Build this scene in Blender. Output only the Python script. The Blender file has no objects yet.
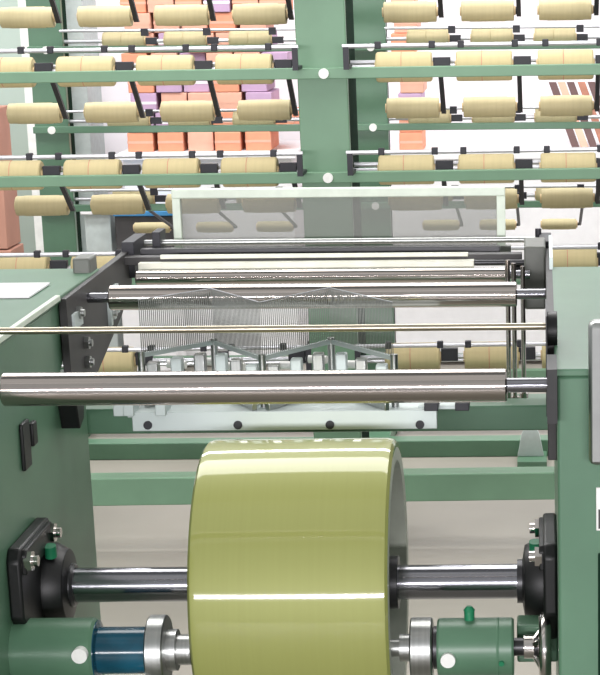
import bpy, bmesh, math, random
from mathutils import Vector, Matrix
random.seed(7)
C = bpy.context.scene.collection
R = math.radians

# ---------------------------------------------------------------- camera
F = 2000.0
H = 1.75
PX, PY = 545.0, 494.0
pit, rol = R(15), R(0.5)
fwd = Vector((0, math.cos(pit), -math.sin(pit)))
r0 = Vector((1, 0, 0)); u0 = Vector((0, math.sin(pit), math.cos(pit)))
up = u0*math.cos(rol) + r0*math.sin(rol)
rt = r0*math.cos(rol) - u0*math.sin(rol)
cam_loc = Vector((0, 0, H))
def at(px, py, Y):
    """the world point seen at pixel (px,py) on the vertical plane at distance Y"""
    d = fwd*F + rt*(px-PX) + up*(PY-py)
    return cam_loc + d*(Y/d.y)
cd = bpy.data.cameras.new('camera'); cam = bpy.data.objects.new('camera', cd); C.objects.link(cam)
m = Matrix((rt, up, -fwd)).transposed().to_4x4(); m.translation = cam_loc
cam.matrix_world = m
cd.sensor_fit = 'AUTO'; cd.sensor_width = 36; cd.lens = F/675*36
cd.shift_x = -(PX-300)/675; cd.shift_y = (PY-337.5)/675
cd.clip_start = .05; cd.clip_end = 60
bpy.context.scene.camera = cam

# ---------------------------------------------------------------- materials
def lin(c):
    return tuple(((v/255)/12.92 if v/255 <= .04045 else ((v/255+.055)/1.055)**2.4) for v in c) + (1,)
M = {}
def mat(name, col, rough=.5, metal=0, var=.06, scale=30, bump=0, alpha=1, spec=.5, col2=None, stretch=(1, 1, 1), aniso=0):
    mt = bpy.data.materials.new(name); mt.use_nodes = True
    nt = mt.node_tree; b = nt.nodes['Principled BSDF']
    tc = nt.nodes.new('ShaderNodeTexCoord'); mp = nt.nodes.new('ShaderNodeMapping')
    mp.inputs['Scale'].default_value = stretch
    nz = nt.nodes.new('ShaderNodeTexNoise'); nz.inputs['Scale'].default_value = scale; nz.inputs['Detail'].default_value = 4
    nt.links.new(tc.outputs['Object'], mp.inputs[0]); nt.links.new(mp.outputs[0], nz.inputs['Vector'])
    rp = nt.nodes.new('ShaderNodeValToRGB')
    a = lin(col); c2 = lin(col2) if col2 else None
    rp.color_ramp.elements[0].position = .35; rp.color_ramp.elements[1].position = .65
    rp.color_ramp.elements[0].color = tuple(max(0, v*(1-var)) for v in a[:3])+(1,)
    rp.color_ramp.elements[1].color = c2 or tuple(min(1, v*(1+var)) for v in a[:3])+(1,)
    nt.links.new(nz.outputs['Fac'], rp.inputs[0]); nt.links.new(rp.outputs[0], b.inputs['Base Color'])
    b.inputs['Roughness'].default_value = rough; b.inputs['Metallic'].default_value = metal
    b.inputs['Alpha'].default_value = alpha
    b.inputs['Specular IOR Level'].default_value = spec
    if bump:
        bp = nt.nodes.new('ShaderNodeBump'); bp.inputs['Strength'].default_value = bump; bp.inputs['Distance'].default_value = .002
        nt.links.new(nz.outputs['Fac'], bp.inputs['Height']); nt.links.new(bp.outputs[0], b.inputs['Normal'])
    M[name] = mt
    return mt
mat('green_paint', (86, 122, 97), .34, scale=9, var=.07, bump=.05)
mat('creel_green', (110, 146, 118), .45, scale=7, var=.05)
mat('grey_green', (104, 106, 100), .45, var=.08)
mat('blue_paint', (22, 78, 98), .16, scale=14, var=.3)
mat('black_cast', (11, 12, 13), .45, scale=60, bump=.1)
mat('black_plastic', (34, 34, 42), .5)
mat('dark_plate', (52, 50, 50), .5, var=.2, scale=12)
mat('chrome', (205, 200, 196), .16, 1, var=.02, scale=4)
mat('roller_steel', (190, 182, 176), .13, 1, var=.05, scale=5, stretch=(1, 60, 60))
mat('axle_steel', (150, 150, 156), .17, 1, var=.05, scale=5, stretch=(1, 60, 60))
mat('dark_steel', (72, 72, 74), .35, .8)
mat('machined_steel', (178, 180, 178), .33, 1, var=.08, scale=5, stretch=(60, 1, 1))
mat('aluminium', (196, 206, 204), .45, .35, var=.04, scale=8)
mat('rod_steel', (200, 200, 205), .3, .7, var=.03)
mat('brass_rod', (176, 168, 150), .3, 1, var=.0)
mat('yarn_tan', (204, 188, 144), .6, scale=8, var=.025, stretch=(14, 1, 1), bump=.02, spec=.3)
mat('yarn_dull', (196, 183, 144), .6, scale=8, var=.03, stretch=(14, 1, 1), bump=.02, spec=.3)
mat('paper_core', (214, 190, 150), .8)
mat('cream_paint', (222, 232, 216), .4)
mat('pale_bar', (218, 218, 204), .35, .2)
mat('panel_plastic', (140, 142, 136), .3, alpha=.46, var=.0)
mat('carton_salmon', (228, 174, 152), .75, var=.12, scale=6)
mat('carton_orange', (230, 154, 122), .75, var=.12, scale=6)
mat('carton_violet', (190, 160, 190), .75, var=.1, scale=6)
mat('carton_brown', (184, 136, 118), .8, var=.08, scale=5)
mat('white_card', (240, 238, 240), .7, var=.02)
mat('plank_brown', (166, 112, 92), .75, var=.25, scale=10)
mat('dark_brown', (96, 70, 68), .7)
mat('column_paint', (188, 198, 196), .6)
mat('wall_white', (246, 243, 248), .75, var=.015, scale=2)
mat('floor_concrete', (152, 147, 137), .42, var=.08, scale=1.3, bump=.03)
mat('white_plastic', (236, 236, 232), .3)
mat('green_plastic', (34, 122, 84), .35)
mat('red_thread', (206, 140, 120), .8)
mat('blue_card', (60, 130, 180), .6)
mat('reed_wire', (118, 122, 118), .4, .3, var=.0)
mat('screen_green', (176, 192, 182), .6, var=.03, scale=3)
mat('drum_grey', (124, 126, 124), .5, .2, var=.1, scale=9)
mat('drum_rim', (186, 190, 178), .4, .3, var=.06)
mat('label_grey', (150, 152, 150), .4)
mat('dark_green_gap', (22, 44, 32), .9, spec=.05)  # dark fill for the opening; also paints the shade of the post channels

def pack_material():
    mt = bpy.data.materials.new('golden_filament'); mt.use_nodes = True; nt = mt.node_tree; b = nt.nodes['Principled BSDF']
    tc = nt.nodes.new('ShaderNodeTexCoord')
    mp = nt.nodes.new('ShaderNodeMapping'); mp.inputs['Scale'].default_value = (60, .6, .6)
    nz = nt.nodes.new('ShaderNodeTexNoise'); nz.inputs['Scale'].default_value = 3; nz.inputs['Detail'].default_value = 5
    nt.links.new(tc.outputs['Object'], mp.inputs[0]); nt.links.new(mp.outputs[0], nz.inputs['Vector'])
    # broad bands across the width (several overlapping windings)
    sx = nt.nodes.new('ShaderNodeSeparateXYZ'); nt.links.new(tc.outputs['Object'], sx.inputs[0])
    mr = nt.nodes.new('ShaderNodeMapRange'); mr.inputs['From Min'].default_value = -.142; mr.inputs['From Max'].default_value = .142
    nt.links.new(sx.outputs['X'], mr.inputs['Value'])
    rp = nt.nodes.new('ShaderNodeValToRGB'); cr = rp.color_ramp
    cols = [(0, (152, 156, 88)), (.21, (150, 154, 88)), (.245, (118, 128, 80)), (.30, (122, 131, 82)), (.62, (126, 134, 83)), (.76, (138, 143, 86)), (1, (146, 149, 88))]
    cr.elements[0].position, cr.elements[0].color = 0, lin(cols[0][1])
    cr.elements[1].position, cr.elements[1].color = 1, lin(cols[-1][1])
    for p, c in cols[1:-1]:
        e = cr.elements.new(p); e.color = lin(c)
    nt.links.new(mr.outputs[0], rp.inputs[0])
    r2 = nt.nodes.new('ShaderNodeValToRGB'); r2.color_ramp.elements[0].color = (.97, .97, .965, 1); r2.color_ramp.elements[1].color = (1.01, 1.01, 1.01, 1)
    r2.color_ramp.elements[0].position = .3; r2.color_ramp.elements[1].position = .7
    nt.links.new(nz.outputs['Fac'], r2.inputs[0])
    mx = nt.nodes.new('ShaderNodeMix'); mx.data_type = 'RGBA'; mx.blend_type = 'MULTIPLY'; mx.inputs[0].default_value = 1
    nt.links.new(rp.outputs[0], mx.inputs[6]); nt.links.new(r2.outputs[0], mx.inputs[7])
    nt.links.new(mx.outputs[2], b.inputs['Base Color'])
    b.inputs['Roughness'].default_value = .5; b.inputs['Metallic'].default_value = .1; b.inputs['Specular IOR Level'].default_value = .3
    b.inputs['Coat Weight'].default_value = 1; b.inputs['Coat Roughness'].default_value = .07
    M['golden_filament'] = mt
pack_material()

# ---------------------------------------------------------------- mesh helpers
class MB:
    def __init__(s): s.bm = bmesh.new()
    def box(s, x0, x1, y0, y1, z0, z1):
        v = [s.bm.verts.new((x, y, z)) for x in (x0, x1) for y in (y0, y1) for z in (z0, z1)]
        for f in ((0, 1, 3, 2), (4, 6, 7, 5), (0, 4, 5, 1), (2, 3, 7, 6), (0, 2, 6, 4), (1, 5, 7, 3)):
            s.bm.faces.new([v[i] for i in f])
        return s
    def cbox(s, c, sx, sy, sz):
        return s.box(c[0]-sx/2, c[0]+sx/2, c[1]-sy/2, c[1]+sy/2, c[2]-sz/2, c[2]+sz/2)
    def prism(s, pts, axis, a, b):
        """extrude a polygon; pts are (y,z) for axis x, (x,z) for axis y, (x,y) for axis z"""
        def mk(p, t):
            return {'x': (t, p[0], p[1]), 'y': (p[0], t, p[1]), 'z': (p[0], p[1], t)}[axis]
        A = [s.bm.verts.new(mk(p, a)) for p in pts]; B = [s.bm.verts.new(mk(p, b)) for p in pts]
        s.bm.faces.new(A); s.bm.faces.new(B[::-1]); n = len(pts)
        for i in range(n): s.bm.faces.new((A[i], B[i], B[(i+1) % n], A[(i+1) % n]))
        return s
    def cyl(s, p0, p1, r, seg=24, r2=None):
        p0, p1 = Vector(p0), Vector(p1); d = (p1-p0).normalized()
        a = d.orthogonal().normalized(); b = d.cross(a)
        r2 = r if r2 is None else r2; A, B = [], []
        for i in range(seg):
            t = 2*math.pi*i/seg; o = a*math.cos(t)+b*math.sin(t)
            A.append(s.bm.verts.new(p0+o*r)); B.append(s.bm.verts.new(p1+o*r2))
        s.bm.faces.new(A[::-1]); s.bm.faces.new(B)
        for i in range(seg): s.bm.faces.new((A[i], A[(i+1) % seg], B[(i+1) % seg], B[i]))
        return s
    def lathe(s, prof, c=(0, 0, 0), seg=48, closed=True, axis='x'):
        """turn a list of (along, radius) about the axis through c; closed joins last to first"""
        rings = []
        for (x, r) in prof:
            ring = []
            for i in range(seg):
                t = 2*math.pi*i/seg; a, b = math.cos(t)*r, math.sin(t)*r
                q = {'x': (x, a, b), 'y': (a, x, b), 'z': (a, b, x)}[axis]
                ring.append(s.bm.verts.new((c[0]+q[0], c[1]+q[1], c[2]+q[2])))
            rings.append(ring)
        n = len(rings)
        for k in range(n if closed else n-1):
            A, B = rings[k], rings[(k+1) % n]
            for i in range(seg): s.bm.faces.new((A[i], A[(i+1) % seg], B[(i+1) % seg], B[i]))
        if not closed:
            s.bm.faces.new(rings[0][::-1]); s.bm.faces.new(rings[-1])
        return s
    def torus(s, c, R_, r, axis='x', seg=48, sub=12):
        return s.lathe([(r*math.cos(2*math.pi*k/sub), R_+r*math.sin(2*math.pi*k/sub)) for k in range(sub)], c, seg, True, axis)
    def build(s, name, material, parent=None, bevel=0, smooth=True):
        bmesh.ops.recalc_face_normals(s.bm, faces=s.bm.faces)
        me = bpy.data.meshes.new(name); s.bm.to_mesh(me); s.bm.free()
        me.materials.append(M[material])
        if smooth:
            me.polygons.foreach_set('use_smooth', [True]*len(me.polygons)); me.set_sharp_from_angle(angle=R(35))
        o = bpy.data.objects.new(name, me); C.objects.link(o)
        if parent:
            o.parent = parent
            o.matrix_parent_inverse = Matrix.Translation(parent.location).inverted()
        if bevel:
            b = o.modifiers.new('bevel', 'BEVEL'); b.width = bevel; b.segments = 2; b.limit_method = 'ANGLE'
        return o
def tag(o, label, cat, group=None, kind=None):
    if label: o['label'] = label
    if cat: o['category'] = cat
    if group: o['group'] = group
    if kind: o['kind'] = kind
    return o
def thing(name, label, cat, loc, group=None):
    o = bpy.data.objects.new(name, None); o.empty_display_size = .05; C.objects.link(o); o.location = loc
    return tag(o, label, cat, group)
def place(root, label, loc, first):
    """move the first one, afterwards copy the thing and each of its parts"""
    if first: r = root
    else:
        r = root.copy(); C.objects.link(r)
        for ch in [c for c in root.children]:
            k = ch.copy(); C.objects.link(k); k.parent = r
    r.location = loc; r['label'] = label
    return r

# ---------------------------------------------------------------- setting
YW = 9.7
fl = MB().box(-4.5, 3, -1, YW, -.05, 0).build('floor', 'floor_concrete', smooth=False); tag(fl, None, None, kind='structure')
wl = MB().box(-4.5, 3, YW, YW+.1, 0, 4).build('wall_back', 'wall_white', smooth=False); tag(wl, None, None, kind='structure')
p = at(64, 30, 9.5); q = at(88, 30, 9.5)
cl = MB().box(p.x, q.x, 9.4, 9.7, 0, 3.8).build('trim_1', 'column_paint', smooth=False); tag(cl, None, None, kind='structure')

# ---------------------------------------------------------------- the machine frame
XL = at(88, 285, 3.32).x            # inner face, left
XR = at(557, 385, 2.52).x           # inner face, right
ZT = 1.245
YF, YB = 2.50, 3.25
mf = thing('winding_machine_frame', 'green painted steel machine frame with two side cabinets joined by a crossbeam', 'machine frame', ((XL+XR)/2, 2.9, 0))
# left cabinet: inner face with a cut corner under the top at the back
zc0 = at(60, 372, 3.1).z
left = MB().prism([(YF-.3, 0), (YB, 0), (YB, ZT-.145), (YB-.19, ZT-.145), (YB-.19, ZT-.01), (YF-.3, ZT-.01)], 'x', XL-.5, XL).build('side_cabinet', 'green_paint', mf, .004)
MB().prism([(YF-.3, ZT-.01), (YB+.15, ZT-.01), (YB+.15, ZT), (YF-.3, ZT+.004)], 'x', XL-.52, XL+.004).build('top_plate', 'green_paint', mf, .002)
MB().prism([(YB-.19, ZT-.14), (YB-.02, ZT-.05), (YB-.02, ZT-.012), (YB-.19, ZT-.012)], 'x', XL-.04, XL-.002).build('gusset', 'green_paint', mf, .002)
right = MB().box(XR, XR+.5, YF, 3.34, 0, ZT-.01).build('side_cabinet', 'green_paint', mf, .004)
MB().box(XL-.002, XL+.006, YF-.3, 3.10, ZT-.006, ZT+.003).build('edge_strip', 'cream_paint', mf, .001)  # cream strip paints in the bright highlight along the top inner edge
MB().box(XR-.003, XR+.52, YF-.003, YB+.12, ZT-.01, ZT).build('top_plate', 'green_paint', mf, .002)
# black mounting plates that carry the rollers
pl = [(3.11, ZT-.005), (3.62, ZT-.0), (3.62, ZT-.06), (3.52, ZT-.10), (3.30, ZT-.16), (3.24, ZT-.175), (3.18, ZT-.175), (3.11, ZT-.15)]
b = MB().prism(pl, 'x', XL, XL+.012).build('mounting_plate', 'dark_plate', mf, .001)
for (px, py, Y) in ((66, 313, 3.18), (71, 343, 3.22), (100, 313, 3.42), (72, 362, 3.22)):
    c = at(px, py, Y); c.x = XL+.012
    MB().cyl((c.x, c.y, c.z), (c.x+.007, c.y, c.z), .011, 6).cyl((c.x+.007, c.y, c.z), (c.x+.012, c.y, c.z), .006, 12).build('bolt', 'machined_steel', b)
c = at(67, 303, 3.16)
MB().box(XL+.012, XL+.016, 3.14, 3.20, ZT-.06, ZT-.035).build('data_plate', 'aluminium', b)
for k in range(3):
    MB().box(XL+.012, XL+.018, 3.40+.03*k, 3.415+.03*k, ZT-.10+.006*k, ZT-.05+.006*k).build('slot_strip', 'aluminium', b)
MB().box(XR-.012, XR, 2.66, 3.62, ZT-.16, ZT+.0).build('mounting_plate', 'dark_plate', mf, .001)
MB().box(XR-.006, XR+.0, 3.34, 3.62, ZT, ZT+.02).build('edge_strip', 'aluminium', mf)
# bearing blocks for the top rollers on the right hand plate
for (Y, z, r) in ((2.52, 1.217, .016), (2.68, 1.262, .026)):
    MB().cyl((XR-.012, Y, z), (XR+.002, Y, z), r, 20).build('end_bearing', 'black_cast', mf, .001)
MB().box(XR-.014, XR-.012, 2.60, 2.74, 1.16, 1.295).build('bearing_plate', 'black_cast', mf)
MB().box(XR-.013, XR+.0, 2.47, 2.57, 1.18, 1.25).build('bearing_plate', 'black_cast', mf)
# rear brackets of the left plate
p = at(97, 270, 3.52)
MB().box(XL-.03, XL+.0, 3.345, 3.40, ZT-.04, 1.27).build('rear_bracket', 'grey_green', mf, .004)
MB().box(XR-.05, XR-.012, 3.50, 3.62, 1.15, 1.262).build('rear_bracket', 'grey_green', mf, .004)
# crossbeams
z1 = at(480, 402, 3.30).z; z0 = at(480, 427, 3.30).z
MB().box(XL-.02, XR, 3.27, 3.33, z0, z1).build('crossbeam', 'green_paint', mf, .003)
# bracket on the inner left face
MB().box(XL, XL+.006, 2.82, 2.86, 1.035, 1.105).build('slotted_bracket', 'black_cast', mf, .002)
MB().box(XL, XL+.008, 2.87, 2.895, 1.06, 1.095).build('slotted_bracket', 'black_cast', mf, .002)
MB().prism([(3.05, 1.1), (3.12, 1.1), (3.10, 1.05), (3.07, 1.04)], 'x', XL, XL+.03).build('stop_block', 'black_cast', mf, .002)
# front of the right cabinet
p = at(588, 318, YF); q = at(588, 460, YF)
MB().box(p.x, p.x+.11, YF-.035, YF, q.z, p.z).build('control_cover', 'machined_steel', mf, .008)
MB().box(p.x+.004, p.x+.106, YF-.037, YF-.035, q.z+.006, p.z-.006).build('control_face', 'label_grey', mf, .001)
p = at(596, 487, YF); q = at(596, 530, YF)
MB().box(p.x, p.x+.1, YF-.004, YF, q.z, p.z).build('label_plate', 'white_plastic', mf, .001)
MB().box(p.x+.003, p.x+.097, YF-.005, YF-.004, q.z+.003, (p.z+q.z)/2).build('label_band', 'dark_plate', mf)
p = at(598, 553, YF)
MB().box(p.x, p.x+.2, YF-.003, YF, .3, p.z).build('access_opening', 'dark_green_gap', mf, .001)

# ---------------------------------------------------------------- bearings of the beam axle
AX = at(300, 583, 2.86); YA, ZA = AX.y, AX.z
def bearing(side):
    global YQ
    YQ = YA-.045
    x = XL if side < 0 else XR; s = 1 if side < 0 else -1
    h = MB()
    # rhombic two-bolt flange, outline in (y,z)
    pts = [(YQ-.118, ZA+.0), (YQ-.118, ZA+.085), (YQ-.105, ZA+.102), (YQ+.06, ZA+.102), (YQ+.072, ZA+.088), (YQ+.095, ZA-.03), (YQ+.07, ZA-.065), (YQ-.02, ZA-.085), (YQ-.07, ZA-.05)]
    h.prism(pts, 'x', x, x+s*.020)
    o = h.build('bearing_housing', 'black_cast', mf, .004)
    MB().lathe([(s*.016, .064), (s*.030, .064), (s*.048, .054), (s*.052, .03), (s*.016, .03)], (x, YA, ZA), 40).build('bearing_ring', 'black_cast', o, .001)
    for (dy, dz) in ((-.093, .080), (.046, .082)):
        MB().cyl((x+s*.022, YQ+dy, ZA+dz), (x+s*.032, YQ+dy, ZA+dz), .0155, 6).cyl((x+s*.032, YQ+dy, ZA+dz), (x+s*.040, YQ+dy, ZA+dz), .008, 12).build('bolt', 'chrome', o)
    MB().prism([(YQ-.105, ZA+.062), (YQ+.058, ZA+.062), (YQ+.058, ZA+.092), (YQ+.05, ZA+.098), (YQ-.098, ZA+.098), (YQ-.105, ZA+.09)], 'x', x+s*.002, x+s*.026).build('clamp_arm', 'black_cast', o, .002)
    MB().cyl((x+s*.032, YQ+.01, ZA+.055), (x+s*.032, YQ+.006, ZA+.073), .009, 12).build('grease_nipple', 'green_plastic', o)
bearing(-1); bearing(1)
ax = thing('beam_axle', 'polished steel axle through the golden yarn drum, turning in black bearings', 'axle', ((XL+XR)/2, YA, ZA))
MB().cyl((XL+.01, YA, ZA), (XR-.01, YA, ZA), .0262, 48).build('shaft', 'axle_steel', ax)
cx = at(66, 585, 2.86).x
MB().lathe([(-.012, .033), (.012, .033), (.016, .030), (.016, .0262), (-.012, .0262)], (cx, YA, ZA), 40).build('collar', 'dark_steel', ax)
cx = at(524, 582, 2.86).x
MB().lathe([(-.010, .033), (.010, .033), (.010, .0262), (-.010, .0262)], (cx, YA, ZA), 40).build('collar', 'dark_steel', ax)

# ---------------------------------------------------------------- the drum of golden yarn
XB1 = at(388, 620, 2.65).x; XB0 = at(187, 620, 2.65).x
XC = (XB0+XB1)/2; w = (XB1-XB0)/2; RB = .2165
dr = thing('yarn_drum', 'large drum wound with glossy golden-green yarn on the steel axle', 'yarn drum', (XC, YA, ZA))
MB().lathe([(-w+.010, RB-.012), (-w, RB-.016), (-w+.001, RB-.007), (-w+.005, RB-.002), (-w+.014, RB), (w-.012, RB), (w-.004, RB-.002), (w, RB-.007), (w, RB-.014), (w-.01, RB-.014), ], (XC, YA, ZA), 160).build('yarn_winding', 'golden_filament', dr)
MB().lathe([(-w, RB-.014), (w, RB-.014), (w+.0015, RB-.018), (w, RB-.034), (-w, RB-.034)], (XC, YA, ZA), 120).build('drum_rim', 'drum_rim', dr)
MB().lathe([(w-.09, RB-.034), (w-.09, .03), (w-.10, .03), (w-.10, RB-.034)], (XC, YA, ZA), 96).build('web_disc', 'drum_grey', dr)
MB().lathe([(-w+.03, RB-.034), (-w+.03, .03), (-w+.04, .03), (-w+.04, RB-.034)], (XC, YA, ZA), 96).build('web_disc', 'drum_grey', dr)
cx = at(391, 580, 2.86).x
MB().lathe([(-.05, .04), (.006, .04), (.006, .0264), (-.05, .0264)], (cx+.006, YA, ZA), 40).build('hub_collar', 'dark_steel', dr, .001)
# ---------------------------------------------------------------- tailstocks
CY = 2.72
lc = at(60, 652, CY); rc = at(470, 646, CY); ZC = (lc.z+rc.z)/2 - .0
def X(px, py=650, Y=CY): return at(px, py, Y).x
tl = thing('beam_chuck', 'green cylindrical chuck with blue sleeve and steel flange below the axle end', 'chuck', (X(60), CY, ZC))
xa = XL
MB().lathe([(0, .0475), (X(98)-XL-.004, .0475), (X(98)-XL, .044), (X(98)-XL, .01), (0, .01)], (XL, CY, ZC), 48).build('housing', 'green_paint', tl)
MB().lathe([(X(92)-XL, .044), (X(99)-XL, .044), (X(101)-XL, .03), (X(92)-XL, .03)], (XL, CY, ZC), 48).build('end_ring', 'blue_paint', tl)
MB().cyl((X(96), CY, ZC), (X(153), CY, ZC), .034, 48).build('sleeve', 'blue_paint', tl)
MB().lathe([(0, .0485), (.0018, .0505), (X(168)-X(150)-.0018, .0505), (X(168)-X(150), .0485), (X(168)-X(150), .012), (0, .012)], (X(150), CY, ZC), 56).build('flange', 'machined_steel', tl)
MB().lathe([(0, .030), (X(178)-X(167), .030), (X(178)-X(167), .022), (X(192)-X(167), .022), (X(192)-X(167), .01), (0, .01)], (X(167), CY, ZC), 40).build('centre', 'machined_steel', tl)
MB().cyl((at(80, 655, CY-.05).x, CY-.04, at(80, 655, CY-.05).z), (at(80, 655, CY-.05).x, CY-.056, at(80, 655, CY-.05).z), .011, 20).build('screw', 'white_plastic', tl)
MB().cyl((X(143), CY-.03, ZC-.03), (X(143), CY-.044, ZC-.042), .008, 14).cyl((X(143), CY-.044, ZC-.042), (X(146), CY-.05, ZC-.05), .012, 14).build('lock_knob', 'white_plastic', tl)
tr = thing('beam_chuck', 'green cylindrical chuck with chrome handwheel below the axle beside the wide cabinet', 'chuck', (X(470), CY, ZC))
x0, x1 = X(438), X(514)
MB().lathe([(0, .040), (.003, .0425), (x1-x0-.003, .0425), (x1-x0, .040), (x1-x0, .01), (0, .01)], (x0, CY, ZC), 48).build('housing', 'green_paint', tr)
MB().lathe([(0, .0428), (.0018, .0434), (.0036, .0428), (.0036, .04), (0, .04)], (X(497), CY, ZC), 48).build('seam_ring', 'green_paint', tr)
MB().lathe([(0, .0415), (.002, .0435), (X(433)-X(411)-.002, .0435), (X(433)-X(411), .0415), (X(433)-X(411), .012), (0, .012)], (X(411), CY, ZC), 56).build('flange', 'machined_steel', tr)
MB().cyl((X(434), CY, ZC), (X(439), CY, ZC), .031, 32).build('spacer', 'dark_steel', tr)
MB().cyl((X(384), CY, ZC), (X(412), CY, ZC), .0125, 28).cyl((X(400), CY, ZC), (X(412), CY, ZC), .020, 28).build('centre', 'machined_steel', tr)
MB().cyl((x1, CY, ZC), (XR-.018, CY, ZC), .013, 24).build('screw_shaft', 'dark_steel', tr)
MB().cyl((X(524), CY, ZC), (X(534), CY, ZC), .017, 24).build('handwheel_hub', 'chrome', tr)
hw = MB().torus((X(545), CY, ZC), .041, .009, 'x', 48, 14)
for k in range(3):
    t = 2*math.pi*k/3+.5
    hw.cyl((X(530), CY, ZC), (X(545), CY+.04*math.cos(t), ZC+.04*math.sin(t)), .005, 10)
hw.build('handwheel', 'chrome', tr)
MB().cyl((X(470), CY, ZC+.04), (X(470), CY, ZC+.056), .0075, 14).cyl((X(470), CY, ZC+.056), (X(470), CY, ZC+.062), .0085, 14, .004).build('grease_nipple', 'green_plastic', tr)
MB().cyl((at(448, 660, CY-.045).x, CY-.03, at(448, 660, CY-.045).z), (at(448, 660, CY-.045).x, CY-.05, at(448, 660, CY-.045).z), .0105, 20).build('screw', 'white_plastic', tr)
MB().cyl((X(502), CY-.036, ZC-.008), (X(502), CY-.045, ZC-.01), .004, 12).build('screw', 'green_plastic', tr)
MB().box(x1+.004, XR, CY+.03, CY+.08, ZC-.035, ZC+.022).build('mounting_bracket', 'green_paint', tr, .003)
# slide that carries each chuck from the cabinet
MB().box(XL, XL+.02, CY-.03, CY+.03, ZC-.09, ZC-.03).build('mounting_bracket', 'green_paint', tl, .003)

# ---------------------------------------------------------------- top rollers
def roller(name, label, py, Y, r, xa, xb, rs, material='roller_steel', xl=None, xr=None):
    z = at(300, py, Y).z
    t = thing(name, label, 'roller', ((xa+xb)/2, Y, z))
    MB().lathe([(0, r-.002), (.002, r), (xb-xa-.002, r), (xb-xa, r-.002), (xb-xa, rs*.8), (0, rs*.8)], (xa, Y, z), 64).build('roller_body', material, t)
    MB().cyl(((XL+.004 if xl is None else xl), Y, z), ((XR-.013 if xr is None else xr), Y, z), rs, 32).build('shaft', 'axle_steel', t)
    return z
Zr = roller('front_roller', 'thick polished steel roller nearest the golden drum, bright streak along it', 387, 2.52, .0215, at(3, 387, 2.52).x, at(507, 385, 2.52).x, .0095)
z3 = roller('guide_roller', 'polished steel roller behind the thin rod, in front of the slim roller', 296, 3.26, .0205, at(110, 297, 3.26).x, at(517, 294, 3.26).x, .0085)
roller('slim_roller', 'slim bright steel roller tucked just behind the middle thick roller', 276.5, 3.49, .0125, at(136, 277, 3.49).x, at(506, 275, 3.49).x, .008, xl=XL+.05, xr=XR-.04)
z = at(300, 328.5, 2.68).z
o = MB().cyl((XL, 2.68, z), (XR-.01, 2.68, z), .0048, 24).build('guide_rod', 'brass_rod'); tag(o, 'thin brassy steel rod stretched between the side cabinets above the front roller', 'rod')
# rods and plates behind the rollers, carried by the rear brackets
rp = thing('rear_bar_set', 'pale flat bars and dark bar fixed behind the slim roller', 'bar set', ((XL+XR)/2, 3.6, 1.2))
def fbar(nm, px0, px1, py0, py1, Y, dep, material, bev=.001):
    a = at(px0, (py0+py1)/2, Y); b = at(px1, (py0+py1)/2, Y)
    zt = at(300, py0, Y).z; zb = at(300, py1, Y).z
    return MB().box(a.x, b.x, Y, Y+dep, zb, zt).build(nm, material, rp, bev)
fbar('pale_bar', 138, 474, 262, 270, 3.535, .02, 'pale_bar')
fbar('dark_bar', 120, 522, 256, 264, 3.565, .03, 'dark_plate')
fbar('thin_bar', 160, 468, 254, 258, 3.555, .008, 'pale_bar')
fbar('brown_bar', 140, 500, 248, 254, 3.62, .02, 'dark_steel')
zz = at(300, 241.5, 3.70).z
a = at(138, 243, 3.7).x; b_ = at(548, 238, 3.7).x
MB().cyl((a, 3.70, zz), (b_, 3.70, zz), .0055, 16).build('top_rod', 'machined_steel', rp)
MB().box(a-.01, a+.012, 3.6, 3.72, zz-.05, zz+.015).build('rod_holder', 'black_plastic', rp, .001)
MB().box(a+.03, a+.045, 3.68, 3.74, zz-.03, zz+.022).build('rod_holder', 'black_plastic', rp, .001)
MB().box(b_-.016, b_+.006, 3.6, 3.72, zz-.05, zz+.01).build('rod_holder', 'black_plastic', rp, .001)
MB().cyl((b_-.018, 3.7, zz), (b_-.018, 3.7, zz+.02), .006, 12).build('thumb_screw', 'black_plastic', rp)
# short stub bars reaching the brackets
zb_ = at(300, 265, 3.54).z
MB().cyl((XL+.05, 3.55, zb_-.0), (XR-.05, 3.55, zb_-.0), .005, 12).build('tie_rod', 'dark_steel', rp)
a = at(522, 270, 3.55)
MB().cyl((a.x-.02, 3.575, at(522, 271, 3.575).z), (XR-.05, 3.575, at(522, 271, 3.575).z), .012, 20).build('stub_roller', 'dark_steel', rp)

# ---------------------------------------------------------------- guard screen with cream frame
YG = 3.76
gl = at(172, 190, YG); gr = at(505, 190, YG); zt = at(300, 188, YG).z; zb = at(300, 197, YG).z
gd = thing('guard_screen', 'cream framed screen of hazy clear plastic standing behind the rollers', 'screen', ((gl.x+gr.x)/2, YG, 1.22))
MB().box(gl.x, gr.x, YG-.012, YG+.012, zb, zt).build('top_rail', 'cream_paint', gd, .002)
zl = at(176, 252, YG).z
MB().box(gl.x, gl.x+.015, YG-.008, YG+.008, zl, zb).build('upright', 'cream_paint', gd, .001)
MB().box(gr.x-.016, gr.x, YG-.008, YG+.008, zl-.03, zb).build('upright', 'cream_paint', gd, .001)
MB().box(gl.x+.015, gr.x-.016, YG-.0015, YG+.0015, at(300, 247, YG).z, zb).build('clear_panel', 'panel_plastic', gd)
MB().box(gl.x-.01, gr.x+.01, YG-.012, YG+.012, at(300, 253, YG).z, at(300, 247, YG).z).build('bottom_rail', 'grey_green', gd, .001)
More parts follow.
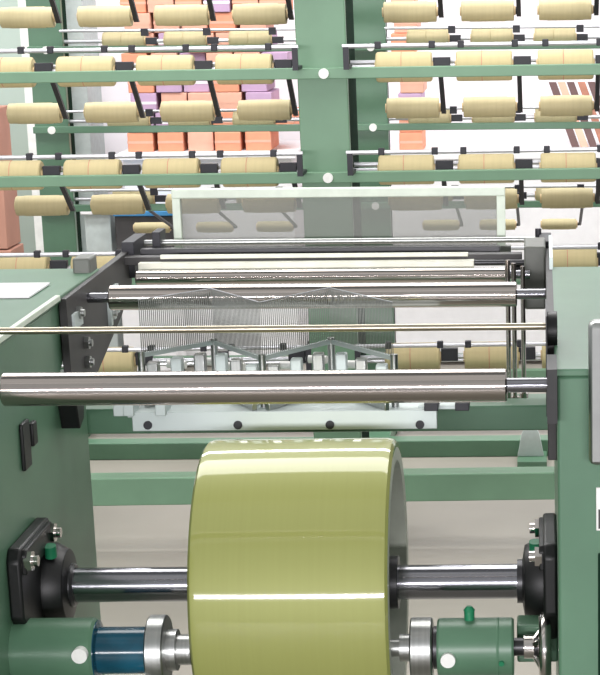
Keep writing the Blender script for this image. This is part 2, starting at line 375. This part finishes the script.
# slim posts at the right of the reed
for i, px in enumerate((508, 514, 523)):
    c = at(px, 300, 3.42+.03*i)
    o = MB().cyl((c.x, c.y, z0+.0), (c.x, c.y, 1.25-.01*i), .0042, 12).cyl((c.x, c.y, z0), (c.x, c.y, z0+.02), .008, 12).build('support_post', 'roller_steel')
    tag(o, ['slim steel post just right of the roller end, leftmost of the three', 'slim steel post between two others right of the roller end', 'slim steel post right of the roller end, rightmost of the three'][i], 'post', 'slim posts beside the rollers')
# their foot bar on the crossbeam
c0 = at(500, 300, 3.42).x
MB().box(c0, XR, 3.33, 3.56, z0-.012, z0+.001).build('post_shelf', 'green_paint', mf, .001)

# ---------------------------------------------------------------- zigzag reed on its aluminium bar
YR = 3.13
bx0, bx1 = at(132, 421, 3.06).x, at(437, 421, 3.06).x
bt, bb = at(300, 411, 3.06).z, at(300, 430, 3.06).z
sb = thing('reed_support_bar', 'pale aluminium bar with four round holes carrying the zigzag reed', 'bar', ((bx0+bx1)/2, 3.1, bb))
MB().box(bx0, bx1, 3.06, 3.075, bb, bt).build('front_plate', 'aluminium', sb, .001)
MB().box(bx0-.01, bx1-.01, 3.075, 3.28, bt-.012, bt-.001).build('shelf_plate', 'aluminium', sb, .001)
for px in (148, 238, 330, 420):
    c = at(px, 425-(px-148)*.002, 3.06)
    MB().cyl((c.x, 3.0565, c.z), (c.x, 3.0605, c.z), .0068, 20).build('hole', 'black_plastic', sb)
for px in (118, 128, 160):
    c = at(px, 407, 3.05)
    MB().box(c.x-.008, c.x+.008, 3.05, 3.10, bt-.004, bt+.014).build('clip', 'aluminium', sb, .001)
for px in (431, 462):
    c = at(px, 406, 3.05)
    MB().box(c.x-.011, c.x+.011, 3.05, 3.10, bt-.0, bt+.012).build('foot_pad', 'black_plastic', sb, .001)
MB().box(bx1-.03, at(468, 406, 3.05).x, 3.08, 3.12, bt-.004, bt+.002).build('foot_strip', 'aluminium', sb, .001)
rd = thing('zigzag_reed', 'zigzag comb of fine steel teeth between the middle roller and front roller', 'reed', ((bx0+bx1)/2, 3.13, bt))
# zig zag in plan: the base line at constant height
zr0 = 1.145
def onz(px, py, z):
    d = fwd*F + rt*(px-PX) + up*(PY-py); k = (z-H)/d.z
    return cam_loc + d*k
zz_ = [onz(*q, zr0) for q in ((141, 355), (214, 342), (262, 358), (331, 341), (394, 358))]
hR = .088
teeth = MB(); basel = MB(); topl = MB()
def wall(mb, a, b, z0_, z1_, t):
    d = Vector((b.x-a.x, b.y-a.y, 0)).normalized(); n = Vector((-d.y, d.x, 0))*t/2
    v = [mb.bm.verts.new((p_.x+s*n.x, p_.y+s*n.y, z_)) for p_ in (a, b) for s in (-1, 1) for z_ in (z0_, z1_)]
    for f in ((0, 1, 3, 2), (4, 6, 7, 5), (0, 4, 5, 1), (2, 3, 7, 6), (0, 2, 6, 4), (1, 5, 7, 3)):
        mb.bm.faces.new([v[i] for i in f])
for a, b_ in zip(zz_[:-1], zz_[1:]):
    wall(basel, a, b_, zr0-.004, zr0+.003, .006)
    wall(topl, a, b_, zr0+hR, zr0+hR+.0012, .002)
    n = int((b_.x-a.x)/.0026)
    for k in range(n):
        t = (k+.5)/n; c = a.lerp(b_, t)
        teeth.box(c.x-.00062, c.x+.00062, c.y-.001, c.y+.001, zr0+.003, zr0+hR)
basel.build('base_rail', 'aluminium', rd); topl.build('top_wire', 'rod_steel', rd)
teeth.build('reed_teeth', 'reed_wire', rd, smooth=False)
# folding links under the comb
lk = 0
for a, b_ in zip(zz_[:-1], zz_[1:]):
    for t in (.18, .5, .82):
        c = a.lerp(b_, t)
        MB().box(c.x-.009, c.x+.009, c.y-.028, c.y-.004, bt-.001, zr0-.012).build('link_block', ('machined_steel', 'aluminium')[lk % 2], rd, .002)
        lk += 1
    wall_ = MB(); wall(wall_, a+Vector((.01, -.035, 0)), b_+Vector((-.01, -.035, 0)), bt-.0, bt+.016, .008); wall_.build('link_bar', 'machined_steel', rd, .001)
for px, py in ((177, 364), (206, 361), (236, 366), (290, 365), (318, 359), (352, 364)):
    c = onz(px, py, bt+.02)
    MB().cyl((c.x-.016, c.y, bt+.02), (c.x+.016, c.y-.006, bt+.02), .007, 14).build('link_pin', 'white_plastic', rd)
for c in zz_:
    MB().cyl((c.x, c.y, bt-.001), (c.x, c.y, zr0+.006), .006, 16).build('hinge_post', 'machined_steel', rd)

# ---------------------------------------------------------------- creels
YAc = 5.90
zr = []
a = at(350, 73, YAc).z; b_ = at(350, 177, YAc).z
dz = a-b_
zA = [a+dz, a, b_, b_-dz, b_-2*dz, b_-3*dz]
def rails(t, Y, zs, th, xl, xr, posts, matn, rail_d=.03):
    for k, z in enumerate(zs):
        MB().box(xl, xr, Y-rail_d/2, Y+rail_d/2, z-th/2, z+th/2).build('rail', matn, t, .002)
    for (x0_, x1_) in posts:
        MB().box(x0_, x1_, Y+rail_d/2, Y+rail_d/2+.03, 0, 2.35).build('post', matn, t, .003)
        MB().box(x0_+.004, x1_-.002, Y+rail_d/2+.03, Y+rail_d/2+(.30 if t is ca else .1), 0, 2.35).build('shaded_channel', 'dark_green_gap', t, .003)  # near-black green puts the shade inside the post into the colour
ca = thing('bobbin_creel', 'green steel creel nearer the rollers, wide centre post and rails of bobbins', 'creel', (at(322, 300, YAc).x, YAc+.07, 0))
pa0, pa1 = at(297, 73, YAc).x, at(347, 73, YAc).x
XA_L, XA_R = at(-125, 73, YAc).x, at(680, 73, YAc).x
rails(ca, YAc, zA[:5], .031, XA_L, XA_R, [(pa0, pa1), (XA_L-.02, XA_L+.13), (XA_R-.13, XA_R+.02)], 'creel_green')
MB().box(XA_L, XA_R, YAc-.03, YAc+.05, zA[5]-.085, zA[5]+.0).build('bottom_rail', 'creel_green', ca, .003)
# narrow channel at the back of the post, its shade painted dark
for z in zA[:5]:
    c = at(325, 73, YAc).x
    MB().cyl((c, YAc-.015, z), (c, YAc-.028, z), .0145, 16).build('bolt_cap', 'white_plastic', ca)

YBc = 7.42
ab = at(380, 47, YBc).z; bb_ = at(380, 127, YBc).z; dzb = ab-bb_
zB = [ab+dzb, ab, bb_, bb_-dzb, bb_-2*dzb, bb_-3*dzb]
cb = thing('bobbin_creel', 'green steel creel farther back, partly hidden by the front creel and posts', 'creel', (at(368, 300, YBc).x, YBc+.07, 0))
pb0, pb1 = at(352, 60, YBc).x, at(386, 60, YBc).x
pb2, pb3 = at(28, 50, YBc).x, at(62, 50, YBc).x
XB_L, XB_R = pb2, at(690, 47, YBc).x
rails(cb, YBc, zB, .024, XB_L, XB_R, [(pb0, pb1), (pb2, pb3), (XB_R-.13, XB_R)], 'green_paint')
MB().box(XB_L, XB_R, 7.06, 7.14, .0, .062).build('bottom_rail', 'green_paint', cb, .003)
for xx in (pb2, pb0, XB_R-.13):
    MB().box(xx, xx+.12, 7.14, YBc+.14, .0, .06).build('foot_beam', 'green_paint', cb, .003)
for z in zB[:5]:
    for px in (368, 45):
        c = at(px+(3 if px == 368 else 2), 47, YBc).x
        MB().cyl((c, YBc-.012, z), (c, YBc-.024, z), .014, 16).build('bolt_cap', 'white_plastic', cb)
# right hand foot gusset of the creel base
g0 = at(530, 470, 6.9)
MB().prism([(g0.x-.045, 0.02), (g0.x+.05, .02), (g0.x+.035, .1), (g0.x, .17), (g0.x-.03, .1)], 'y', 6.98, 7.0).build('foot_gusset', 'column_paint', cb, .002)
MB().box(g0.x-.045, g0.x+.06, 6.9, 7.06, 0, .02).build('foot_plate', 'green_paint', cb, .001)

# --- bobbins
def make_bobbin(name, r, L, matn, groove=.08):
    t = thing(name, '', 'bobbin', (0, 0, 0))
    h = L/2
    MB().lathe([(-h, r*.90), (-h+.004, r*.985), (-h+.012, r), (-groove*h-.0012, r), (-groove*h, r-.0018), (-groove*h+.0012, r), (h-.012, r), (h-.004, r*.985), (h, r*.90), (h, .016), (-h, .016)], (0, 0, 0), 32).build('yarn_package', matn, t)
    MB().lathe([(-h-.004, .016), (h+.004, .016), (h+.004, .0105), (-h-.004, .0105)], (0, 0, 0), 20).build('core_tube', 'paper_core', t)
    if name == 'yarn_bobbin':
        MB().lathe([(-groove*h-.001, r-.001), (-groove*h-.001, r+.0003), (-groove*h+.001, r+.0003), (-groove*h+.001, r-.001)], (0, 0, 0), 32).build('thread_band', 'red_thread', t)
    return t
big = make_bobbin('yarn_bobbin', .0435, .163, 'yarn_tan')
def make_barrel(name, r, L):
    t = thing(name, '', 'bobbin', (0, 0, 0)); h = L/2
    MB().lathe([(-h, r*.90), (-h+.002, r*.955), (-h+.024, r*.965), (-h+.027, r), (h-.027, r), (h-.024, r*.965), (h-.002, r*.955), (h, r*.90), (h, .014), (-h, .014)], (0, 0, 0), 32).build('yarn_package', 'yarn_dull', t)
    MB().lathe([(-h-.005, .014), (h+.005, .014), (h+.005, .0085), (-h-.005, .0085)], (0, 0, 0), 20).build('core_tube', 'paper_core', t)
    return t
barrel = make_barrel('barrel_bobbin', .0315, .158)
ORD = ['top', 'top', 'second', 'third', 'fourth', 'fifth']
def posname(i, nl):
    if i < nl:
        n = nl-i; s = 'left'
    else: n = i-nl+1; s = 'right'
    return ('first', 'second', 'third', 'fourth', 'fifth')[n-1] + ' ' + s
zoff = at(350, 66.5, YAc+.07).z - zA[1]
YbA = YAc+.072
colA = [at(px, 60, YbA).x for px in (6, 87, 166, 246, 404.5, 485, 567)]
zup = {1: 0, 2: 0, 3: .018, 4: .033}
first = True
rowsA = {1: range(7), 2: range(7), 3: (0, 1, 2, 6), 4: (1, 4, 5, 6)}
rn = {1: 'top', 2: 'second', 3: 'third', 4: 'lowest'}
for k, cols in rowsA.items():
    for i in cols:
        jx = random.uniform(-.003, .003)
        place(big, f'thick tan bobbin, {rn[k]} rail in view of nearer creel, {posname(i,4)} of centre post', (colA[i]+jx, YbA, zA[k]+zoff-.004+zup[k]), first); 
        first = False
big['group'] = 'thick bobbins on the nearer creel'
for o in list(C.objects):
    if o.name.startswith('yarn_bobbin'): o['group'] = 'thick bobbins on the nearer creel'
# creel furniture: spindle rods, guide rods, guide blocks, tension brackets
bays = [(XA_L+.13, pa0), (pa1, XA_R-.13)]
YGd = YAc-.10
for k in (1, 2, 3, 4):
    z = zA[k]+zoff-.004+zup[k]; zg = at(350, 153, YGd).z - zA[2] + zA[k] + zup[k]
    for (x0_, x1_) in bays:
        MB().cyl((x0_, YbA, z), (x1_, YbA, z), .0075, 12).build('spindle_rod', 'rod_steel', ca)
        MB().cyl((x0_, YbA+.062, zA[k]+.022), (x1_, YbA+.062, zA[k]+.022), .007, 10).build('rail_strip', 'rod_steel', ca)
    MB().cyl((XA_L, YGd, zg), (pa0+.02, YGd, zg), .0065, 12).build('guide_rod', 'rod_steel', ca)
    MB().cyl((pa1+.0, YGd, zg), (XA_R, YGd, zg), .0065, 12).build('guide_rod', 'rod_steel', ca)
    for xx in (pa0+.01, pa1+.01, XA_L+.05, XA_R-.05):
        MB().box(xx-.008, xx+.008, YGd-.005, YAc+.0, zA[k]+.0145, zA[k]+.024).box(xx-.008, xx+.008, YGd-.006, YGd+.006, zA[k]+.014, zg+.0).build('guide_rod_bracket', 'black_plastic', ca)
    for i, x in enumerate(colA):
        if i in (2, 3, 4, 5) and k == 3: continue
        if i == 0 and k == 4: continue
        for dx in (-.061, .092):
            MB().cbox((x*YGd/YbA*1.0+dx if 0 else x+dx, YGd, zg+.002), .018, .02, .02).build('guide_block', 'black_plastic', ca, .002)
        MB().box(x+.085, x+.136, YbA-.01, YbA+.012, z-.012, z+.026).build('tension_bracket', 'black_plastic', ca, .001)
# barrel bobbins hanging behind the nearer creel on slanting arms
YrA = 6.18
colR = [at(px, 12, YrA).x for px in (28, 106, 183, 261, 411, 488.5, 566)]
zR = [at(350, 13, YrA).z, at(350, 109, YrA).z]; dr_ = zR[0]-zR[1]; zR.append(zR[1]-dr_*.985)
first = True
hang = ['topmost', 'middle', 'lowest']
for k in range(3):
    for i, x in enumerate(colR):
        place(barrel, f'slim tan bobbin, {hang[k]} hanging row of nearer creel, {posname(i,4)} of centre post', (x, YrA, zR[k]), first); first = False
        xa_ = x+.0935
        zt_ = zA[k]-.012
        am = MB()
        v0 = Vector((xa_, YAc+.135, zt_)); v1 = Vector((xa_, YrA, zR[k]-.018))
        t_ = .007
        vs = []
        for v in (v0, v1):
            for (sx_, sy_) in ((-t_, -t_), (t_, -t_), (t_, t_), (-t_, t_)): vs.append(am.bm.verts.new((v.x+sx_, v.y+sy_*1.2, v.z)))
        am.bm.faces.new(vs[:4]); am.bm.faces.new(vs[4:][::-1])
        for j in range(4): am.bm.faces.new((vs[j], vs[(j+1) % 4], vs[4+(j+1) % 4], vs[4+j]))
        am.box(xa_-.05, xa_+.007, YAc+.12, YAc+.14, zt_-.004, zt_+.006)
        am.box(xa_-.05, xa_-.038, YAc+.012, YAc+.13, zt_-.003, zt_+.005)
        am.cyl((xa_, YrA, zR[k]), (x-.08, YrA, zR[k]), .0065, 10).cyl((xa_-.012, YrA, zR[k]), (xa_+.0, YrA, zR[k]), .012, 12)
        am.build('bobbin_arm', 'black_plastic', ca)
for o in list(C.objects):
    if o.name.startswith('barrel_bobbin'): o['group'] = 'slim bobbins on arms behind the nearer creel'

# the nearer creel leans a third of a degree out of level
pv = ca.location + Vector((0, 0, 1.15))
tilt = Matrix.Translation(pv) @ Matrix.Rotation(-R(.32), 4, 'Y') @ Matrix.Translation(-pv)
for o in [ca]+[o for o in C.objects if o.parent is None and o.name.startswith(('yarn_bobbin', 'barrel_bobbin'))]:
    l = tilt @ o.location
    o.location = l; o.rotation_euler.y = -R(.32)

# farther creel bobbins
YbB = YBc+.05
zoB = at(380, 39, YbB).z - zB[1]
far = make_bobbin('small_bobbin', .034, .15, 'yarn_dull')
colB = [at(px, 37, YbB).x for px in (124, 185.5, 250.5, 314, 428, 492, 555)]
first = True
for k in (1, 2, 3):
    for i, x in enumerate(colB):
        if i == 3: continue
        place(far, f'small tan bobbin, {rn[k]} rail in view of farther creel, {posname(i,4)} of centre post', (x, YbB, zB[k]+zoB), first); first = False
for o in list(C.objects):
    if o.name.startswith('small_bobbin'): o['group'] = 'bobbins on the farther creel'
for k in (1, 2, 3, 4):
    z = zB[k]+zoB; zg = z+.040
    for (x0_, x1_) in ((pb3, pb0), (pb1, XB_R-.13)):
        MB().cyl((x0_, YbB, z), (x1_, YbB, z), .007, 12).build('spindle_rod', 'rod_steel', cb)
        MB().cyl((x0_, YBc-.02, zg), (x1_, YBc-.02, zg), .005, 12).build('guide_rod', 'rod_steel', cb)
    for x in colB:
        MB().cbox((x+.09, YBc-.02, zg-.006), .026, .02, .026).build('guide_block', 'black_plastic', cb, .001)
        MB().box(x+.078, x+.12, YbB-.008, YbB+.01, z-.012, z+.012).build('tension_bracket', 'black_plastic', cb, .001)
tiny = make_barrel('short_bobbin', .0215, .136)
YrB = 7.9
colS = [at(px, 225, YrB).x for px in (152, 215, 275, 441, 498, 559)]
first = True
zS = at(400, 225.5, YrB).z
pos6 = ['third left', 'second left', 'first left', 'first right', 'second right', 'third right']
for i, x in enumerate(colS):
    place(tiny, f'short thin bobbin in lowest row behind the hazy screen, {pos6[i]} of centre posts', (x, YrB, zS), first); first = False
    xa_ = x+.083
    MB().cyl((xa_, YBc+.01, zB[3]-.01), (xa_, YrB, zS+.0), .006, 8).cyl((xa_+.004, YrB, zS), (x-.06, YrB, zS), .006, 10).build('bobbin_arm', 'black_plastic', cb)
for o in list(C.objects):
    if o.name.startswith('short_bobbin'): o['group'] = 'short bobbins low on the farther creel'

# ---------------------------------------------------------------- stored goods behind the creels
YS = 8.75
def bench(px0, px1, pyt, label, nm='storage_bench', YS=8.75, dep=.55):
    a = at(px0, pyt, YS); b = at(px1, pyt, YS); z = a.z
    t = thing(nm, label, 'bench', ((a.x+b.x)/2, YS+.25, 0))
    MB().box(a.x, b.x, YS-.02, YS+dep, z-.03, z).build('bench_top', 'white_card', t, .003)
    MB().box(a.x+.02, b.x-.02, YS, YS+dep-.05, .05, z-.03).build('bench_body', 'white_card', t, .003)
    for xx in (a.x+.05, b.x-.05):
        MB().box(xx-.03, xx+.03, YS+.02, YS+dep-.1, 0, .05).build('foot', 'dark_plate', t)
    return a.x, b.x, z
def cartons(xa, xb, z, rows, wd, ht, group, label_of, seed):
    rnd = random.Random(seed); protos = {}
    for r in range(rows):
        x = xa+.02+rnd.uniform(0, .05); n = 0
        while x+wd < xb:
            w_ = wd
            kind = rnd.choices(['carton_salmon', 'carton_orange', 'carton_violet'], [5, 4, 1.8])[0]
            if kind not in protos:
                t = thing('carton', '', 'carton', (0, 0, 0), group)
                MB().box(-wd/2+.004, wd/2-.004, 0, .28, 0, ht-.002).build('box_body', kind, t, .003)
                MB().box(-wd/2+.003, wd/2-.003, -.001, .0, ht*.42, ht*.55).build('tape', 'white_card' if kind == 'carton_violet' else 'carton_salmon', t)
                protos[kind] = t; f = True
            else: f = False
            cname = {'carton_salmon': 'pale salmon', 'carton_orange': 'bright orange', 'carton_violet': 'pale violet'}[kind]
            place(protos[kind], label_of(cname, r), (x+w_/2, YS+.03+rnd.uniform(0, .03), z+r*ht), f)
            x += wd+rnd.choice((0.0, 0.002, .012)); n += 1
lv = ['bottom', 'second', 'third', 'fourth', 'fifth', 'sixth', 'seventh', 'eighth', 'top']
xa, xb, z = bench(118, 296, 153, 'white bench loaded with orange cartons behind both creels, left of posts')
cartons(xa, xb, z, 9, .118, .084, 'cartons stacked behind the creels', lambda c, r: f'{c} carton in the {lv[r]} layer of the wide stack behind the creels', 3)
xa, xb, z = bench(386, 640, 153, 'long white bench right of the centre posts with cartons and leaning boards')
xb = at(440, 153, YS).x
cartons(xa, xb, z, 9, .108, .084, 'cartons stacked right of the posts', lambda c, r: f'{c} carton in the {lv[r]} layer of the narrow stack right of posts', 5)
# brown cartons at the far left
YK = 8.4
proto = thing('brown_carton', '', 'carton', (0, 0, 0), 'brown cartons stacked at the left edge')
bw, bh = .34, .293
MB().box(-bw/2, bw/2, 0, .22, 0, bh-.005).build('box_body', 'carton_brown', proto, .004)
MB().box(-.02, .02, -.001, 0, 0, bh-.006).build('tape', 'carton_salmon', proto)
xe = at(9, 200, YK).x; first = True
for c in range(1):
    for r in range(4):
        place(proto, f'large brown carton beside the farther creel, {["bottom","second","third","topmost"][r]} of its stack', (xe-bw/2-.01*r, YK, r*bh), first); first = False
# grey cabinet with white top between
p0, p1 = at(84, 215, 8.6), at(110, 215, 8.6)
t = thing('grey_cabinet', 'pale grey floor cabinet behind the creel at the left', 'cabinet', ((p0.x+p1.x)/2, 8.7, 0))
MB().box(p0.x, p1.x, 8.6, 9.0, 0.04, at(90, 214, 8.6).z).build('body', 'column_paint', t, .004)
MB().box(p0.x-.01, p1.x+.01, 8.58, 9.02, at(90, 214, 8.6).z, at(90, 211, 8.6).z).build('top', 'white_card', t, .002)
MB().box(p0.x+.01, p1.x-.01, 8.62, 8.98, 0, .04).build('plinth', 'dark_plate', t)
a, b = at(-60, 60, 9.2), at(60, 60, 9.2)
t = thing('partition_screen', 'pale grey-green tall partition screen far behind the creel posts at the left', 'screen', ((a.x+b.x)/2, 9.2, 0))
MB().box(a.x, b.x, 9.2, 9.23, .06, 2.3).build('panel', 'screen_green', t, .002)
MB().box(b.x-.03, b.x+.01, 9.19, 9.24, 0, 2.32).build('upright', 'cream_paint', t, .002)
MB().box(a.x-.01, a.x+.03, 9.19, 9.24, 0, 2.32).build('upright', 'cream_paint', t, .002)
# dark crate with blue lid
bxa, bxb, zq = bench(113, 176, 252, 'low white bench under the dark crate with blue lid', YS=8.44, dep=.27)
p0, p1 = at(112, 214, 8.5), at(172, 214, 8.5); zt_ = at(140, 216, 8.5).z
t = thing('dark_crate', 'dark crate with a blue lid on a low white bench beside the grey cabinet', 'crate', ((p0.x+p1.x)/2, 8.6, 0))
MB().box(p0.x+.01, p1.x, 8.5, 8.72, zq, zt_).build('body', 'dark_plate', t, .004)
MB().box(p0.x+.005, p1.x+.005, 8.49, 8.73, zt_, at(140, 211, 8.5).z).build('lid', 'blue_card', t, .004)
# white sack pile of wrapped tubes
o = at(22, 60, 8.0)
c = MB().box(o.x, o.x+.035, 8.0, 8.035, 0, 2.2).build('white_pole', 'white_plastic'); tag(c, 'thin white upright pole behind the farther creel post at the left', 'pole')
# leaning boards at the right
for i, px in enumerate((549, 558, 567, 578, 588)):
    x = at(px, 120, 9.0).x; th = .018
    h = at(580, 82, 9.1).z - z
    mb = MB()
    bl = [Vector((x+.10, 8.95, z)), Vector((x+.10+.034, 8.95, z)), Vector((x+.034, 9.1, z+h)), Vector((x, 9.1, z+h))]
    A = [mb.bm.verts.new(v) for v in bl]; B = [mb.bm.verts.new(v+Vector((0, .02, 0))) for v in bl]
    mb.bm.faces.new(A); mb.bm.faces.new(B[::-1])
    for j in range(4): mb.bm.faces.new((A[j], B[j], B[(j+1) % 4], A[(j+1) % 4]))
    o = mb.build('leaning_board', ('dark_brown', 'carton_salmon', 'dark_brown', 'plank_brown', 'dark_brown')[i], None, .001)
    tag(o, ('dark brown', 'salmon', 'dark brown', 'mid brown', 'dark brown')[i]+' board leaning on the white bench at the right, ' + ('first', 'second', 'third', 'fourth', 'fifth')[i] + ' from left', 'board', 'boards leaning on the bench')

# thin white slab standing in for the bright patch on the left cabinet
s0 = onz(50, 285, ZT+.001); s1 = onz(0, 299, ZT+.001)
o = MB().box(s0.x-.42, s0.x, s1.y, s0.y, ZT+.002, ZT+.005).build('bright_patch', 'white_card', None); tag(o, 'bright white patch on the green cabinet top at the left', 'paper')

# ---------------------------------------------------------------- light
def area(name, loc, size, sy, power, rot, col=(1, 1, 1)):
    l = bpy.data.lights.new(name, 'AREA'); l.shape = 'RECTANGLE'; l.size = size; l.size_y = sy; l.energy = power; l.color = col
    o = bpy.data.objects.new(name, l); C.objects.link(o); o.location = loc; o.rotation_euler = rot
    return o
area('overhead_light', (-.6, 5.0, 4.2), 6, 1.6, 210, (0, 0, 0), (1, .98, .96))
area('overhead_light', (-.6, 1.2, 4.2), 6, 2.5, 22, (0, 0, 0), (1, .98, .96))
area('overhead_light', (-.6, 7.3, 4.0), 7, .6, 250, (0, 0, 0))  # unseen lamp added to blow out the back wall and brighten the benches
area('window_daylight', (-.6, -7, 2.1), 9, .45, 900, (R(90), 0, 0), (1, .97, 1))
w_ = bpy.data.worlds.new('world'); bpy.context.scene.world = w_; w_.use_nodes = True
bg = w_.node_tree.nodes['Background']; bg.inputs[1].default_value = 1
nt = w_.node_tree; tc = nt.nodes.new('ShaderNodeTexCoord'); sp = nt.nodes.new('ShaderNodeSeparateXYZ'); cr = nt.nodes.new('ShaderNodeValToRGB')
nt.links.new(tc.outputs['Generated'], sp.inputs[0]); nt.links.new(sp.outputs['Z'], cr.inputs[0]); nt.links.new(cr.outputs[0], bg.inputs[0])
cr.color_ramp.elements[0].position = .0; cr.color_ramp.elements[0].color = (.50, .51, .52, 1)
cr.color_ramp.elements[1].position = .82; cr.color_ramp.elements[1].color = (.20, .21, .21, 1)
e = cr.color_ramp.elements.new(.66); e.color = (.56, .57, .57, 1)
vs = bpy.context.scene.view_settings
vs.view_transform = 'Standard'; vs.look = 'None'; vs.exposure = -.08; vs.gamma = 1; vs.use_curve_mapping = False
